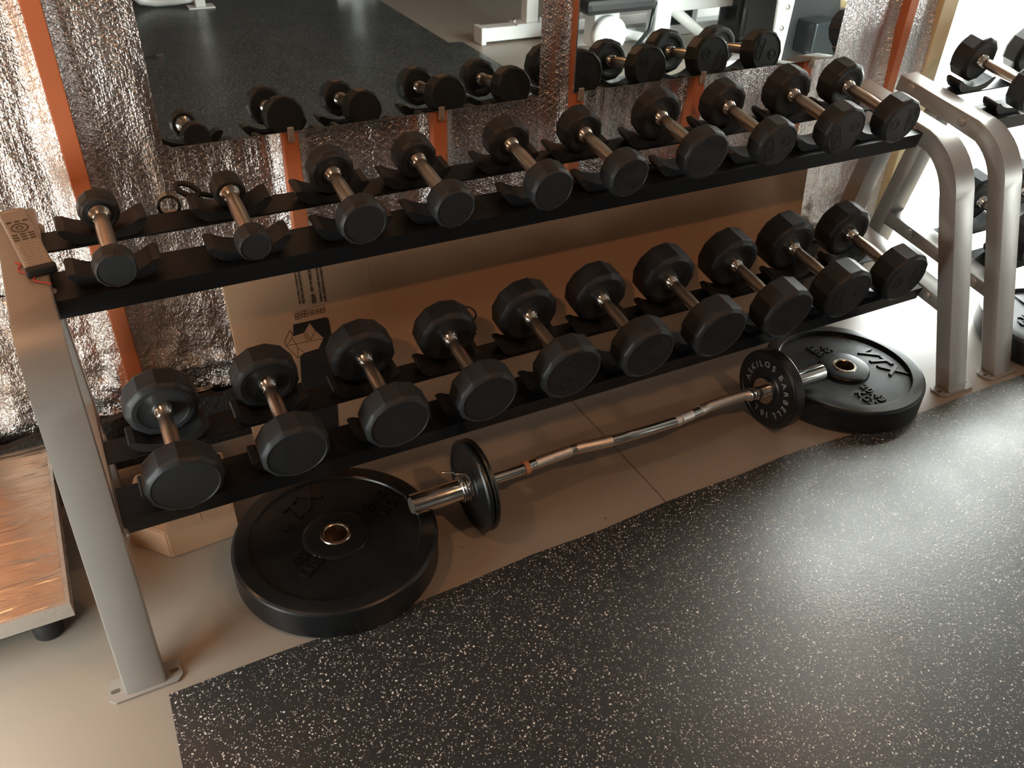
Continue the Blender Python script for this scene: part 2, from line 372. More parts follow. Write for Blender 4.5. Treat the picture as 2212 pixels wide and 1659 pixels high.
# ------------------------------------------------------------------ mirrors
def mirror(x0, x1, label, clips):
    r = empty('wall_mirror', ((x0 + x1) / 2, 1.882, .792), label, 'mirror', 'wall mirrors above the rack')
    w = (x1 - x0) / 2
    obj('mirror_sheet', bx(-w, w, -.003, .0025, 0, 1.35), M['mirror'], r)
    obj('cut_edge', bx(-w - .0012, w + .0012, -.0025, .003, -.0015, 0), M['mirror_edge'], r)
    for cx in clips:
        bm = bmesh.new(); box(bm, cx - r.location.x - .007, cx - r.location.x + .007, -.007, .004, -.024, .009, bev=.002)
        lathe(bm, [(.005, -.012), (.005, -.009)], 'y', 12, T(cx - r.location.x, .002, -.014)); obj('mirror_clip', bm, M['clip'], r)
mirror(.173, 1.071, 'long frameless wall mirror left of the foil gap, reflecting the dark mat', (.443, .808))
mirror(1.175, 2.069, 'long frameless wall mirror right of the foil gap, reflecting white machines', (1.197, 1.588, 1.985))

# ------------------------------------------------------------------ dumbbell rack
SLX = [0.0176, .2623, .4721, .6653, .8916, 1.0848, 1.303, 1.516, 1.7328, 1.9337]
SLB = [.0338, .2476, .4643, .6714, .8817, 1.0908, 1.3008, 1.5177, 1.729, 1.9473]
TILT = math.atan(.165)
AY, AZ = math.cos(TILT), math.sin(TILT)
def slp(y, z, dy, dn):  # point at distance dy along the slope and dn off it
    return (y + dy * AY - dn * AZ, z + dy * AZ + dn * AY)
def saddle_mesh(front):
    bm = bmesh.new(); R, hw = .112, .066; pts = []
    n = 16; cz = .0150 + R
    for i in range(n + 1):
        a = -math.asin(hw / R) + 2 * math.asin(hw / R) * i / n
        pts.append((R * math.sin(a), cz - R * math.cos(a)))
    e = pts[-1][1]
    low = [(hw + .012, e + .001), (hw + .015, e - .004), (hw + .006, .018), (hw - .010, .004), (hw - .026, .0), (-hw + .026, .0), (-hw + .010, .004), (-hw - .006, .018), (-hw - .015, e - .004), (-hw - .012, e + .001)]
    poly = pts + low
    prism_y(bm, poly, -.026, .026)
    return bm
sad_me = obj('saddle', saddle_mesh(1), M['saddle']).data
bpy.data.objects.remove(bpy.data.objects['saddle'])
def make_rack(dx, label, slots_t, slots_b):
    r = empty('dumbbell_rack', (dx + 1.01, 1.5, 0), label, 'dumbbell rack', 'two-tier dumbbell racks'); L = Vector((-1.01, -1.5, 0))
    def part(name, bm, m, par=None, sm=False):
        for v in bm.verts: v.co += L
        o = obj(name, bm, m, r if par is None else par); 
        return autosmooth(o, 30) if sm else o
    for side, (xa, xb) in enumerate(((-.167, -.092), (2.109, 2.184))):
        # bent tube: front leg and top arm
        F = [(1.185, 0.004), (1.235 - .05 + .354 * .55, .55)]
        outer = [(1.186, .006), (1.378, .548)]; cpts = []
        p0, p1, p2 = Vector((1.372, .53)), Vector((1.405, .650)), Vector((1.52, .684))
        for i in range(9):
            t = i / 8; q = (1 - t) ** 2 * p0 + 2 * t * (1 - t) * p1 + t * t * p2; cpts.append((q.x, q.y))
        outer = [(1.186, .006)] + cpts + [(1.822, .731)]
        q0, q1, q2 = Vector((1.421, .512)), Vector((1.445, .603)), Vector((1.53, .636)); ic = []
        for i in range(9):
            t = i / 8; q = (1 - t) ** 2 * q0 + 2 * t * (1 - t) * q1 + t * t * q2; ic.append((q.x, q.y))
        inner = [(1.237, .006)] + ic + [(1.828, .684)]
        o = part('end_frame', prism_x(bmesh.new(), outer + inner[::-1], xa, xb, bev=.005), M['frame'], None, True)
        part('rear_leg', prism_x(bmesh.new(), [(1.655, .655), (1.705, .662), (1.826, .006), (1.772, .006)], xa + .002, xb - .002, bev=.004), M['frame'], None, True)
        part('lower_arm', prism_x(bmesh.new(), [(1.292, .252), (1.722, .322), (1.730, .277), (1.284, .212)], xa + .002, xb - .002, bev=.004), M['frame'], None, True)
        # foot plate with slotted ears
        xm = (xa + xb) / 2
        bm = bmesh.new(); bw = .068
        o2 = [(xm - bw + .012, 1.178), (xm + bw - .012, 1.178), (xm + bw, 1.19), (xm + bw, 1.222), (xm + bw - .012, 1.234), (xm - bw + .012, 1.234), (xm - bw, 1.222), (xm - bw, 1.19)]
        prism_z(bm, o2, .0005, .0055); fp = part('foot_plate', bm, M['frame'])
        for sx in (-1, 1):
            bm = bmesh.new(); c = xm + sx * (bw - .014)
            pl = []
            for k2 in range(16):
                t = 2 * PI * k2 / 16; pl.append((c + (.004 if math.cos(t) > 0 else -.004) + .0045 * math.cos(t), 1.205 + .0045 * math.sin(t)))
            prism_z(bm, pl, .0056, .0062); part('bolt_slot', bm, M['key_dark'], fp)
        bm = bmesh.new(); o3 = [(xm - .036, 1.765), (xm + .036, 1.765), (xm + .036, 1.835), (xm - .036, 1.835)]
        prism_z(bm, o3, .0005, .0055); part('foot_plate', bm, M['frame'])
        for (yb, zb) in ((1.771, .705), (1.570, .664), (1.62, .288), (1.36, .245)):
            for s, xx in ((-1, xa), (1, xb)):
                if dx == 0 and side == 1 and s == 1 and yb < 1.5: continue
                bm = bmesh.new(); lathe(bm, [(.0135, 0), (.0135, .002 * s), (.011, .0055 * s), (.006, .0072 * s)], 'x', 20, T(xx, yb, zb))
                part('bolt_cap', bm, M['bolt'], None, True)
    # rails: two angle bars per tier
    for ti, (yf, zf, slots) in enumerate(((1.536, .669, slots_t), (1.379, .262, slots_b))):
        def rail(name, d0, d1, lip):
            a = slp(yf, zf, d0, 0); b2 = slp(yf, zf, d1, 0); c = slp(yf, zf, d1, -.004); d = slp(yf, zf, d0 + .004, -.004)
            if lip > 0: e = (a[0] + .010 + .004, a[1] - lip); f2 = (a[0] + .010, a[1] - lip); a = (a[0] + .0, a[1])
            else: e = slp(yf, zf, d0 + .004, -.004); f2 = slp(yf, zf, d0, -.004)
            if lip > 0: poly = [a, b2, c, d, e, f2]
            else:
                g = slp(yf, zf, d1, -.045); h = slp(yf, zf, d1 - .004, -.045); i2 = slp(yf, zf, d1 - .004, -.004)
                poly = [a, b2, g, h, i2, f2]
            part(name, prism_x(bmesh.new(), poly, -.0925, 2.1095), M['rail'])
        rail('front_rail', 0.0, .088, .042)
        rail('rear_rail', .158, .222, 0)
        for sx in slots:
            for dd in (.045, .186):
                y, z = slp(yf, zf, dd, 0.0005)
                s = bpy.data.objects.new('saddle', sad_me); COL.objects.link(s); s.parent = r
                s.location = Vector((sx, y, z)) + L; s.rotation_euler = (TILT, 0, 0)
    return r
make_rack(0.0, 'long silver-grey two-tier dumbbell rack with black rails standing before the mirrors', SLX, SLB)
make_rack(2.476, 'second grey dumbbell rack at the right, before the bright doorway, mostly cut off', SLX, SLB)

# ------------------------------------------------------------------ dumbbells
def head_mesh(name, r, t, s, parent):
    """twelve-sided head from a = 0 (inner face) to a = t (outer face) along s*Y, with soft chamfers and round faces"""
    bm = bmesh.new(); N = 72; rings = []; kind = []
    def ring(rad, a, pol):
        out = []
        for k in range(N):
            th = 2 * PI * k / N; R = rad
            if pol: R = rad * math.cos(PI / 12) / math.cos((th % (PI / 6)) - PI / 12)
            out.append(bm.verts.new((R * math.cos(th), s * a, R * math.sin(th))))
        rings.append(out); kind.append(pol)
    c = min(.011, t * .2)
    ring(.022, .003, 0); ring(r * .66, .003, 0); ring(r * .70, .0005, 0); ring(r * .83, 0, 0); ring(r * 1.0, c * .55, 1); ring(r * 1.016, c, 1)
    ring(r * 1.016, t - c, 1); ring(r * 1.0, t - c * .5, 1); ring(r * .875, t, 0); ring(r * .855, t - .0018, 0); ring(r * .3, t - .0018, 0)
    for A, B in zip(rings, rings[1:]):
        for k in range(N): bm.faces.new((A[k], A[(k + 1) % N], B[(k + 1) % N], B[k]))
    bm.faces.new(rings[0]); bm.faces.new(rings[-1])
    for f_ in bm.faces: f_.smooth = True
    def sharp(A, B, k, k2):
        e = bm.edges.get((A[k], B[k2]))
        if e: e.smooth = False
    for k in range(0, N, 6):
        for q in (4, 5, 6): sharp(rings[q], rings[q + 1], k, k)
    for q in (2, 3, 5, 6, 8, 9):
        for k in range(N): sharp(rings[q], rings[q], k, (k + 1) % N)
    bmesh.ops.recalc_face_normals(bm, faces=bm.faces[:])
    me = bpy.data.meshes.new(name); bm.to_mesh(me); bm.free(); me.materials.append(M['rubber'])
    o = bpy.data.objects.new(name, me); COL.objects.link(o); o.parent = parent
    return o
LOGO_ROT = {1: 40, 2: 118, 3: -75, 4: -20}
def dumbbell(x, y, z, r, t, roll, label, group, logo=0, hl=.075):
    mw = T(x, y, z) @ Matrix.Rotation(TILT, 4, 'X') @ Matrix.Rotation(roll, 4, 'Y')
    e = empty('dumbbell', (0, 0, 0), label, 'dumbbell', group, mw)
    rh = .0145 + .02 * (r - .033) * .5
    obj('handle', lathe(bmesh.new(), [(rh * .93, -hl + .004), (rh * .95, -.05), (rh * 1.04, -.02), (rh * 1.06, 0), (rh * 1.04, .02), (rh * .95, .05), (rh * .93, hl - .004)], 'y', 28), M['steel_grip'], e, True)
    for s in (-1, 1):
        h = head_mesh('weight_head', r, t, s, e); h.location = (0, s * hl, 0)
        c = obj('collar', lathe(bmesh.new(), [(rh * .96, s * (hl - .016)), (rh * 1.02, s * (hl - .0155)), (rh * 1.5, s * (hl - .004)), (rh * 1.55, s * (hl + .002)), (rh * 1.55, s * (hl + .006))], 'y', 28), M['chrome'], e)
        autosmooth(c, 25)
        if logo:
            bm = bmesh.new(); k = r / .0614 * 1.12
            mt = T(0, s * (hl + t - .002), 0) @ basis((1, 0, 0), (0, 0, 1), (0, -1, 0)) if s < 0 else T(0, s * (hl + t - .002), 0) @ basis((-1, 0, 0), (0, 0, 1), (0, 1, 0))
            mt = mt @ Matrix.Rotation(math.radians(LOGO_ROT[logo]), 4, 'Z')
            add_text(bm, 'TROY', .020 * k, .0012, mt @ T(0, .026 * k, 0), bold=.0003)
            # outline round the word
            for (a0, a1, b0, b1) in ((-.027, .027, .0365, .0378), (-.027, .027, .0142, .0155), (-.0283, -.027, .0142, .0378), (.027, .0283, .0142, .0378)):
                box(bm, a0 * k, a1 * k, b0 * k, b1 * k, -.0005, .0012, mtx=mt)
            # round badge with a bar
            lathe(bm, [(.013 * k, -.0005), (.013 * k, .0012), (.0112 * k, .0012), (.0112 * k, -.0005)], 'z', 20, mt @ T(0, -.022 * k, 0), closed=True)
            box(bm, -.0012 * k, .0012 * k, -.030 * k, -.014 * k, -.0005, .0012, mtx=mt); box(bm, -.007 * k, .007 * k, -.0165 * k, -.0145 * k, -.0005, .0012, mtx=mt)
            obj('raised_logo', bm, M['rubber'], h).location = (0, -s * hl, 0)
    return e
DB = [(0.0176, 0.037, -0.0211, 0.0378), (0.2623, 0.0327, -0.0163, 0.043), (0.4721, 0.0488, -0.0298, 0.0441), (0.6653, 0.0463, -0.025, 0.0523), (0.8916, 0.0512, -0.0281, 0.0549), (1.0848, 0.0514, -0.0331, 0.0546), (1.303, 0.0621, -0.0303, 0.0466), (1.516, 0.0587, -0.0272, 0.0537), (1.7328, 0.0639, -0.0258, 0.058), (1.9337, 0.0614, -0.0228, 0.0601),
      (0.0338, 0.0727, -0.0139, 0.0597), (0.2476, 0.0696, -0.0101, 0.0607), (0.4643, 0.073, -0.0109, 0.0621), (0.6714, 0.0715, -0.0109, 0.0628), (0.8817, 0.0774, -0.0119, 0.0626), (1.0908, 0.0734, -0.0085, 0.0709), (1.3008, 0.0769, -0.0093, 0.0735), (1.5177, 0.0761, -0.0073, 0.0767), (1.729, 0.0778, 0.0012, 0.0785), (1.9473, 0.0758, -0.0003, 0.074)]
FL = [(1.645, .669 + .165 * (1.645 - 1.536)), (1.49, .262 + .165 * (1.49 - 1.379))]
ORD = ['first', 'second', 'third', 'fourth', 'fifth', 'sixth', 'seventh', 'eighth', 'ninth', 'tenth']
def db_at(tier, x, r, d, t, roll, label, group, logo):
    y, z = FL[tier]; s = .02
    y2 = y - AZ * (s + r) + AY * d; z2 = z + AY * (s + r) + AZ * d
    return dumbbell(x, y2, z2, r, t, roll, label, group, logo)
TL = ['smallest-headed pair of round weights on a pale handle, {o} from the left on the top tier, beside the remote',
      'tiny black dumbbell, {o} from the left on the top tier, beside the strap loop']
LG = [0] * 5 + [1, 4, 2, 2, 3] + [0] * 4 + [4, 1, 1, 4, 2, 3]
ROLL = [.1, .25, .12, .2, .1, .2, .05, .15, .0, .1, .0, .2, .1, -.1, .15, .2, .1, .0, .2, .1]
for i, (x, r, d, t) in enumerate(DB):
    ti = i // 10; k = i % 10
    size = 'small' if r < .045 else ('medium' if r < .056 else ('large' if ti == 0 else 'heavy'))
    tier = 'top' if ti == 0 else 'bottom'
    where = ORD[k] + ' from the left' if k < 5 else ('rightmost' if k == 9 else ORD[9 - k] + ' from the right')
    lab = '%s black twelve-sided dumbbell on the %s tier of the long rack, %s' % (size, tier, where)
    db_at(ti, x, r, d, t, ROLL[i], lab, 'dumbbells on the %s tier of the long rack' % tier, LG[i])
R2 = [(0, .0176, .066, -.004, .062, 'top', 'nearer'), (0, .2583, .066, -.004, .062, 'top', 'farther'), (1, .0298, .077, .004, .082, 'bottom', 'nearer'), (1, .2436, .077, .004, .080, 'bottom', 'farther')]
for ti, x, r, d, t, tn, w in R2:
    db_at(ti, x + 2.48, r, d, t, .1, 'sunlit black dumbbell on the second rack, %s tier, the %s from the long rack' % (tn, {'nearer': 'nearer', 'farther': 'farther'}[w]), 'dumbbells on the second rack', 0)

# ------------------------------------------------------------------ bumper plates on the floor
def bumper(x, y, rot, label, group='bumper plates lying on the floor', z=0.0005, dp=.011):
    e = empty('bumper_plate', (x, y, z), label, 'weight plate', group)
    H = .08; prof = [(.031, .004), (.031, H), (.064, H), (.069, H - .0012), (.0715, H - dp * .4), (.073, H - dp), (.184, H - dp), (.186, H - .0015), (.188, H), (.212, H), (.218, H - .0012), (.2225, H - .004), (.2245, H - .008), (.225, H - .012), (.225, .010), (.221, .003), (.213, 0), (.191, 0), (.188, .002), (.183, .014), (.0735, .014), (.068, .003), (.062, 0), (.031, 0)]
    b_ = obj('rubber_disc', lathe(bmesh.new(), prof[1:], 'z', 96, closed=True), M['plate_rubber'], e); autosmooth(b_, 18)
    autosmooth(obj('steel_bushing', lathe(bmesh.new(), [(.0255, .002), (.0255, H), (.0275, H + .002), (.033, H + .002), (.0345, H), (.031, H - .001), (.031, .002)], 'z', 48, closed=True), M['brass'], e), 40)
    z1 = H - dp + .0015
    R = Matrix.Rotation(rot, 4, 'Z') @ Matrix.Rotation(-PI / 2, 4, 'Z')   # reading direction -Y, tops towards +X
    for tx, sz, px, py, bo, sh in (('VTX', .074, .012, .122, .0012, .35), ('20.43', .034, .128, -.016, .0006, 0), ('KGS', .034, .135, -.052, .0006, 0), ('45', .036, -.097, .024, .0006, 0), ('LBS', .036, -.103, -.012, .0006, 0)):
        obj('raised_lettering', add_text(bmesh.new(), tx, sz, .0026, R @ T(px, py, z1), bold=bo, shear=sh, space=1.1), M['plate_rubber'], e)
    return e
bumper(.307, 1.350, 2.2, 'black bumper plate in shadow on the floor under the left half of the rack', dp=.005)
bumper(1.835, 1.3535, 0.0, 'glossy black bumper plate reading 45 LBS, at the right end of the curl bar')
bumper(2.652, 1.255, 1.2, 'black bumper plate at the right edge, on the mat before the second rack', z=.0085)

# ------------------------------------------------------------------ curl bar with plates
BX = empty('curl_bar', (1.09, 1.328, .1113), 'chrome EZ curl bar resting on its small plates, in front of the rack', 'barbell')
O = Vector((1.09, 1.328, .1113))
def bp_(name, bm, m, sm=True, par=BX):
    for v in bm.verts: v.co -= O
    o = obj(name, bm, m, par); return autosmooth(o, 35) if sm else o
d = Vector((0, .62, -.62))
path = [(.635, 0, 0), (.735, 0, 0), (.765, .2, .002), (.80, .012, .006), (.90, .020, .011), (.925, .015, .010), (1.03, -.012, -.002), (1.20, -.014, -.006), (1.215, -.012, -.005), (1.30, .012, .004), (1.33, .018, .009), (1.43, .014, .008), (1.465, .002, .0), (1.54, 0, 0)]
path[2] = (.765, .002, .001)
def pt(x, a, up): return (x, 1.328 + d.y * a, .1113 + d.z * a + up)
sm_pts = []
P = [Vector(pt(*p)) for p in path]
for i in range(len(P) - 1):
    p0, p1, p2, p3 = P[max(i - 1, 0)], P[i], P[i + 1], P[min(i + 2, len(P) - 1)]
    for k in range(6):
        t = k / 6; sm_pts.append(.5 * ((2 * p1) + (p2 - p0) * t + (2 * p0 - 5 * p1 + 4 * p2 - p3) * t * t + (3 * p1 - p0 - 3 * p2 + p3) * t ** 3))
sm_pts.append(P[-1])
bp_('shaft', tube(bmesh.new(), sm_pts, .0138, 20), M['chrome'])
for a, b2 in ((.795, .905), (.915, 1.025), (1.20, 1.262), (1.275, 1.455)):
    seg = [p for p in sm_pts if a <= p.x <= b2]
    if len(seg) > 1: bp_('knurled_grip', tube(bmesh.new(), seg, .0152, 20), M['knurl'])
seg = [p for p in sm_pts if .752 <= p.x <= .80][:2]
c = Vector(pt(.772, .003, .001)); bp_('orange_band', tube(bmesh.new(), [c - Vector((.006, 0, 0)), c + Vector((.006, 0, 0))], .0175, 20), M['orange_band'])
def lx(prof, x, seg=40): return lathe(bmesh.new(), prof, 'x', seg, T(x, 1.328, .1113))
bp_('sleeve', lx([(.019, .002), (.0245, 0), (.0255, .003), (.0255, .178)], .478), M['chrome'])
bp_('sleeve', lx([(.0255, 0), (.0255, .185), (.0245, .188), (.019, .186)], 1.520), M['chrome'])
bp_('sleeve_cap', lx([(.0185, .0), (.0185, .003)], .4770), M['key_dark'])
for xx in (.664, 1.4985):
    bp_('inner_collar', lx([(.020, 0), (.036, .0008), (.0365, .004), (.0365, .0085), (.036, .0095), (.020, .010)], xx), M['chrome'])
bp_('shaft_bushing', lx([(.0165, 0), (.018, .002), (.018, .028)], 1.470), M['chrome'])
for xx in (1.450, 1.462): bp_('shaft_ring', lx([(.0150, 0), (.0165, .001), (.0165, .007), (.015, .008)], xx), M['chrome'])
def small_plate(x, th, label, text):
    e = empty('small_weight_plate', (x, 1.328, .1113), label, 'weight plate', 'small plates on the curl bar')
    h = th / 2
    prof = [(.026, -h), (.046, -h), (.049, -h + .002), (.052, -h + .0025), (.092, -h + .0025), (.096, -h), (.106, -h), (.110, -h + .003), (.1111, -h + .005), (.1111, h - .005), (.110, h - .003), (.106, h), (.096, h), (.092, h - .0025), (.052, h - .0025), (.046, h), (.026, h)]
    autosmooth(obj('rubber_disc', lathe(bmesh.new(), prof, 'x', 72, closed=True), M['plate_rubber'], e), 20)
    autosmooth(obj('steel_hub', lathe(bmesh.new(), [(.0257, -h - .0004), (.030, -h - .0004), (.030, h + .0004), (.0257, h + .0004)], 'x', 40, closed=True), M['chrome'], e), 30)
    if text:
        bm = bmesh.new()
        for ch, a in zip('ASKILOSBARBELL10LBS', (-92, -76, -60, -46, -33, -14, 6, 31, 49, 67, 85, 103, 121, 139, 163, 177, 197, 217, 237)):
            t = math.radians(a); up = Vector((0, -math.sin(t), math.cos(t))); rt = Vector((0, -math.cos(t), -math.sin(t)))
            add_text(bm, ch, .024, .0005, basis(rt, up, (-1, 0, 0), up * .073 + Vector((-h + .0022, 0, 0))), bold=.0004)
        obj('printed_lettering', bm, M['white_ink'], e)
    return e
small_plate(.656 - .0125, .0145, 'outer of the two thin black plates at the left end of the curl bar', 0)
small_plate(.656 - .028 + .0, .0145, 'x', 0)['label'] = 'outermost thin black plate at the left end of the curl bar, against the spring clip'
bpy.data.objects['small_weight_plate']['label'] = 'inner thin black plate at the left end of the curl bar, against the collar'
small_plate(1.5275, .036, 'thick black plate lettered ASKILOS BARBELL 10LBS at the right end of the curl bar', 1)
# spring clip
SC = empty('spring_clip', (.607, 1.328, .1113), 'chrome wire spring clip on the left sleeve of the curl bar', 'collar clip')
bm = bmesh.new(); pts = []
for i in range(64):
    t = i / 63; a = t * 2 * PI * 2.6 + .4; pts.append((-.008 + .018 * t - .002, .0285 * math.cos(a), .0285 * math.sin(a)))
tube(bm, pts, .0026, 8); 
autosmooth(obj('spring_coil', bm, M['chrome'], SC), 60)
for a0, dx_ in ((1.9, -.010), (2.35, .008)):
    s0 = Vector((dx_ * .5, .0285 * math.cos(a0), .0285 * math.sin(a0)))
    autosmooth(obj('wire_arm', tube(bmesh.new(), [s0, s0 + Vector((dx_ * .6, -.004, .018)), s0 + Vector((dx_ - .012, .006, .036)), s0 + Vector((dx_ * 1.2 - .035, .012, .040))], .0024, 8), M['chrome'], SC), 60)

# ------------------------------------------------------------------ cardboard behind and under the rack
lean = math.atan2(.055, .5)
CB = empty('flattened_carton', (1.14, 1.792, 0.0005), 'tall sheet of brown cardboard with black box print leaning behind the rack', 'cardboard')
CB.rotation_euler = (-lean, 0, 0)
w0 = Vector((1.14, 1.792, 0))
bm = bmesh.new(); box(bm, .232 - 1.14, 2.035 - 1.14, 0, .012, 0, .515, bev=.002); obj('cardboard_sheet', bm, M['card'], CB)
for x in (.582, 1.66): obj('crease', bx(x - 1.14 - .0012, x - 1.14 + .0012, -.0009, 0, 0.01, .505), M['card_edge'], CB)
bm = bmesh.new()
def pz(poly, y0=-.0009, y1=0.0): prism_y(bm, [(x - 1.14, z) for x, z in poly], y0, y1)
pz([(.374, .303), (.378, .334), (.459, .334), (.464, .332), (.467, .327), (.470, .256), (.462, .133), (.452, .004), (.362, .004), (.372, .146), (.382, .247), (.376, .27)])
obj('black_print', bm, M['ink'], CB)
bm = bmesh.new(); pz([(.350, .294), (.367, .320), (.374, .303), (.400, .306), (.418, .329), (.429, .305), (.447, .280), (.431, .254), (.394, .251), (.376, .241), (.352, .282)], -.0013, -.0004)
DR = obj('carton_drawing', bm, M['card'], CB)
def line(bm, a, b2, w=.0014, y=-.0017):
    a, b2 = Vector((a[0], 0, a[1])), Vector((b2[0], 0, b2[1])); n_ = (b2 - a).normalized().cross(Vector((0, 1, 0))) * w / 2
    prism_y(bm, [((a + n_).x - 1.14, (a + n_).z), ((b2 + n_).x - 1.14, (b2 + n_).z), ((b2 - n_).x - 1.14, (b2 - n_).z), ((a - n_).x - 1.14, (a - n_).z)], y, -.0003)
bm = bmesh.new()
for a, b2 in (((.350, .294), (.367, .320)), ((.367, .320), (.374, .303)), ((.350, .294), (.352, .282)), ((.352, .282), (.376, .241)), ((.376, .241), (.394, .251)), ((.352, .282), (.446, .278)), ((.400, .306), (.406, .282)), ((.406, .308), (.413, .282)), ((.418, .329), (.400, .306)), ((.429, .305), (.414, .282)), ((.368, .305), (.380, .267)), ((.352, .282), (.370, .300)), ((.376, .241), (.378, .268)), ((.380, .268), (.392, .254))): line(bm, a, b2)
obj('drawing_lines', bm, M['ink_thin'], DR)
random.seed(3)
for x, w, z0, dk in ((.402, .004, .384, 0), (.411, .006, .384, 0), (.455, .005, .378, 0), (.465, .006, .376, 0), (.436, .007, .409, 0)):
    bm = bmesh.new(); z = z0
    while z < .478:
        h = random.uniform(.003, .006); ww = w * random.uniform(.6, 1); pz([(x - ww / 2, z), (x + ww / 2, z), (x + ww / 2 + .0005, z + h), (x - ww / 2, z + h)]); z += h + random.choice((.0006, .0006, .0022))
    o = obj('text_column', bm, M['ink_thin'], CB); o['kind'] = 'stuff'
obj('printed_number', add_text(bmesh.new(), '6023', .013, .0004, T(.437 - 1.14, -.0006, .390) @ Matrix.Rotation(PI / 2, 4, 'X') @ Matrix.Rotation(-PI / 2, 4, 'Z'), bold=.0008), M['ink_thin'], CB)
bm = bmesh.new(); line(bm, (.386, .3665), (.463, .368), .0008, -.0009); obj('thin_rule', bm, M['ink_thin'], CB)
for (x0, x1, z0, z1) in ((.385, .399, .345, .362), (.402, .417, .347, .364), (.439, .462, .348, .361)):
    bm = bmesh.new()
    for a in ((x0, x1, z0, z0 + .0016), (x0, x1, z1 - .0016, z1), (x0, x0 + .0016, z0, z1), (x1 - .0016, x1, z0, z1), ((x0 + x1) / 2 - .001, (x0 + x1) / 2 + .001, z0, z1), (x0, x1, (z0 + z1) / 2 - .001, (z0 + z1) / 2 + .001)):
        pz([(a[0], a[2]), (a[1], a[2]), (a[1], a[3]), (a[0], a[3])])
    obj('print_icon', bm, M['ink_thin'], CB)
bm = bmesh.new(); lathe(bm, [(.0075, -.0009), (.0075, 0), (.0058, 0), (.0058, -.0009)], 'y', 20, T(.428 - 1.14, 0, .355), closed=True)
o = obj('ring_print', bm, M['ink_thin'], CB); obj('ring_dot', lathe(bmesh.new(), [(.0025, -.0009), (.0025, 0)], 'y', 12, T(.428 - 1.14, 0, .355)), M['ink_thin'], o)
# flat carton on the floor
FB = empty('flat_carton', (.03, 1.64, 0.0005), 'low flat brown carton lying on the floor under the bottom tier', 'cardboard box')
bm = bmesh.new(); poly = [(-.027, 1.512), (.128, 1.519), (.145, 1.74), (-.06, 1.74), (-.105, 1.60)]
prism_z(bm, [(x - .03, y - 1.64) for x, y in poly], 0, .078); bmesh.ops.bevel(bm, geom=bm.edges[:], offset=.003, segments=2, affect='EDGES')
obj('carton_body', bm, M['card'], FB)
bm = bmesh.new()
box(bm, .02, .0222, -.12, .098, .078, .0788)
obj('flap_seam', bm, M['card_edge'], FB)

# ------------------------------------------------------------------ platform at the left
PF = empty('low_platform', (-.50, 1.61, 0), 'low platform with brushed metal top and black feet, left of the rack', 'platform')
obj('metal_top', bx(-.27, .272, -.258, .258, .128, .1325, bev=.001), M['sheet'], PF)
bm = bmesh.new()
for a in ((-.274, .280, -.266, -.258), (-.274, .280, .258, .266), (.272, .280, -.258, .258), (-.274, -.27, -.258, .258)): box(bm, a[0], a[1], a[2], a[3], .096, .133)
obj('edge_lip', bm, M['lip'], PF)
obj('under_frame', bx(-.24, .232, -.225, .225, .052, .1275), M['foot'], PF)
for sx in (-.21, .215):
    for sy in (-.195, .195):
        obj('foot', lathe(bmesh.new(), [(.024, .0005), (.028, .006), (.028, .05), (.022, .058)], 'z', 24, T(sx, sy, 0)), M['foot'], PF, True)

# ------------------------------------------------------------------ remote control on the rack end
sl = math.atan(.1556)
def onframe(x, y, h=0.0):
    return Vector((x, y - math.sin(sl) * h, .684 + .1556 * (y - 1.52) + math.cos(sl) * h))
RC = empty('remote_control', onframe(-.118, 1.703, .0006), 'slim silver remote control with many keys lying on the left end of the rack', 'remote control')
RC.rotation_euler = (sl, 0, .155)
obj('remote_body', bx(-.0235, .0235, -.100, .108, 0, .013, bev=.004), M['remote'], RC)
obj('battery_end', bx(-.0255, .0255, -.114, -.099, -.0002, .017, bev=.003), M['foot'], RC)
bm = bmesh.new(); lathe(bm, [(.0155, .0128), (.0155, .0138), (.0125, .0138), (.0125, .0128)], 'z', 24, T(0, .035, 0), closed=True); lathe(bm, [(.007, .0128), (.007, .0138), (.0045, .0138), (.0045, .0128)], 'z', 16, T(0, .035, 0), closed=True)
for i in range(3):
    box(bm, -.018 + i * .014, -.009 + i * .014, .056, .060, .0128, .0142)
    for j in range(3): box(bm, -.019 + i * .014, -.009 + i * .014, .011 - j * .009, .014 - j * .009, .0128, .0142)
obj('dark_keys', bm, M['key_dark'], RC)
bm = bmesh.new()
for i in range(4):
    for j in range(9): box(bm, -.020 + i * .011, -.014 + i * .011, -.022 - j * .0085, -.0195 - j * .0085, .0128, .014)
obj('pale_keys', bm, M['key_light'], RC)
obj('emitter_window', bx(-.017, .012, .094, .099, .0128, .0135), M['key_light'], RC)
pts = []
for i in range(40):
    t = i / 39; x = -.142 + .045 * t ** 1.4 + .006 * math.sin(t * 14); y = 1.645 - .085 * t; pts.append(onframe(x, y, .0022 + .0012 * abs(math.sin(t * 9))))
o = obj('red_cord', tube(bmesh.new(), [p - Vector((-.12, 1.6, .7)) for p in pts], .0014, 8), M['red'], loc=(-.12, 1.6, .7)); tag(o, 'thin red cord trailing beside the remote on the rack end', 'cord')

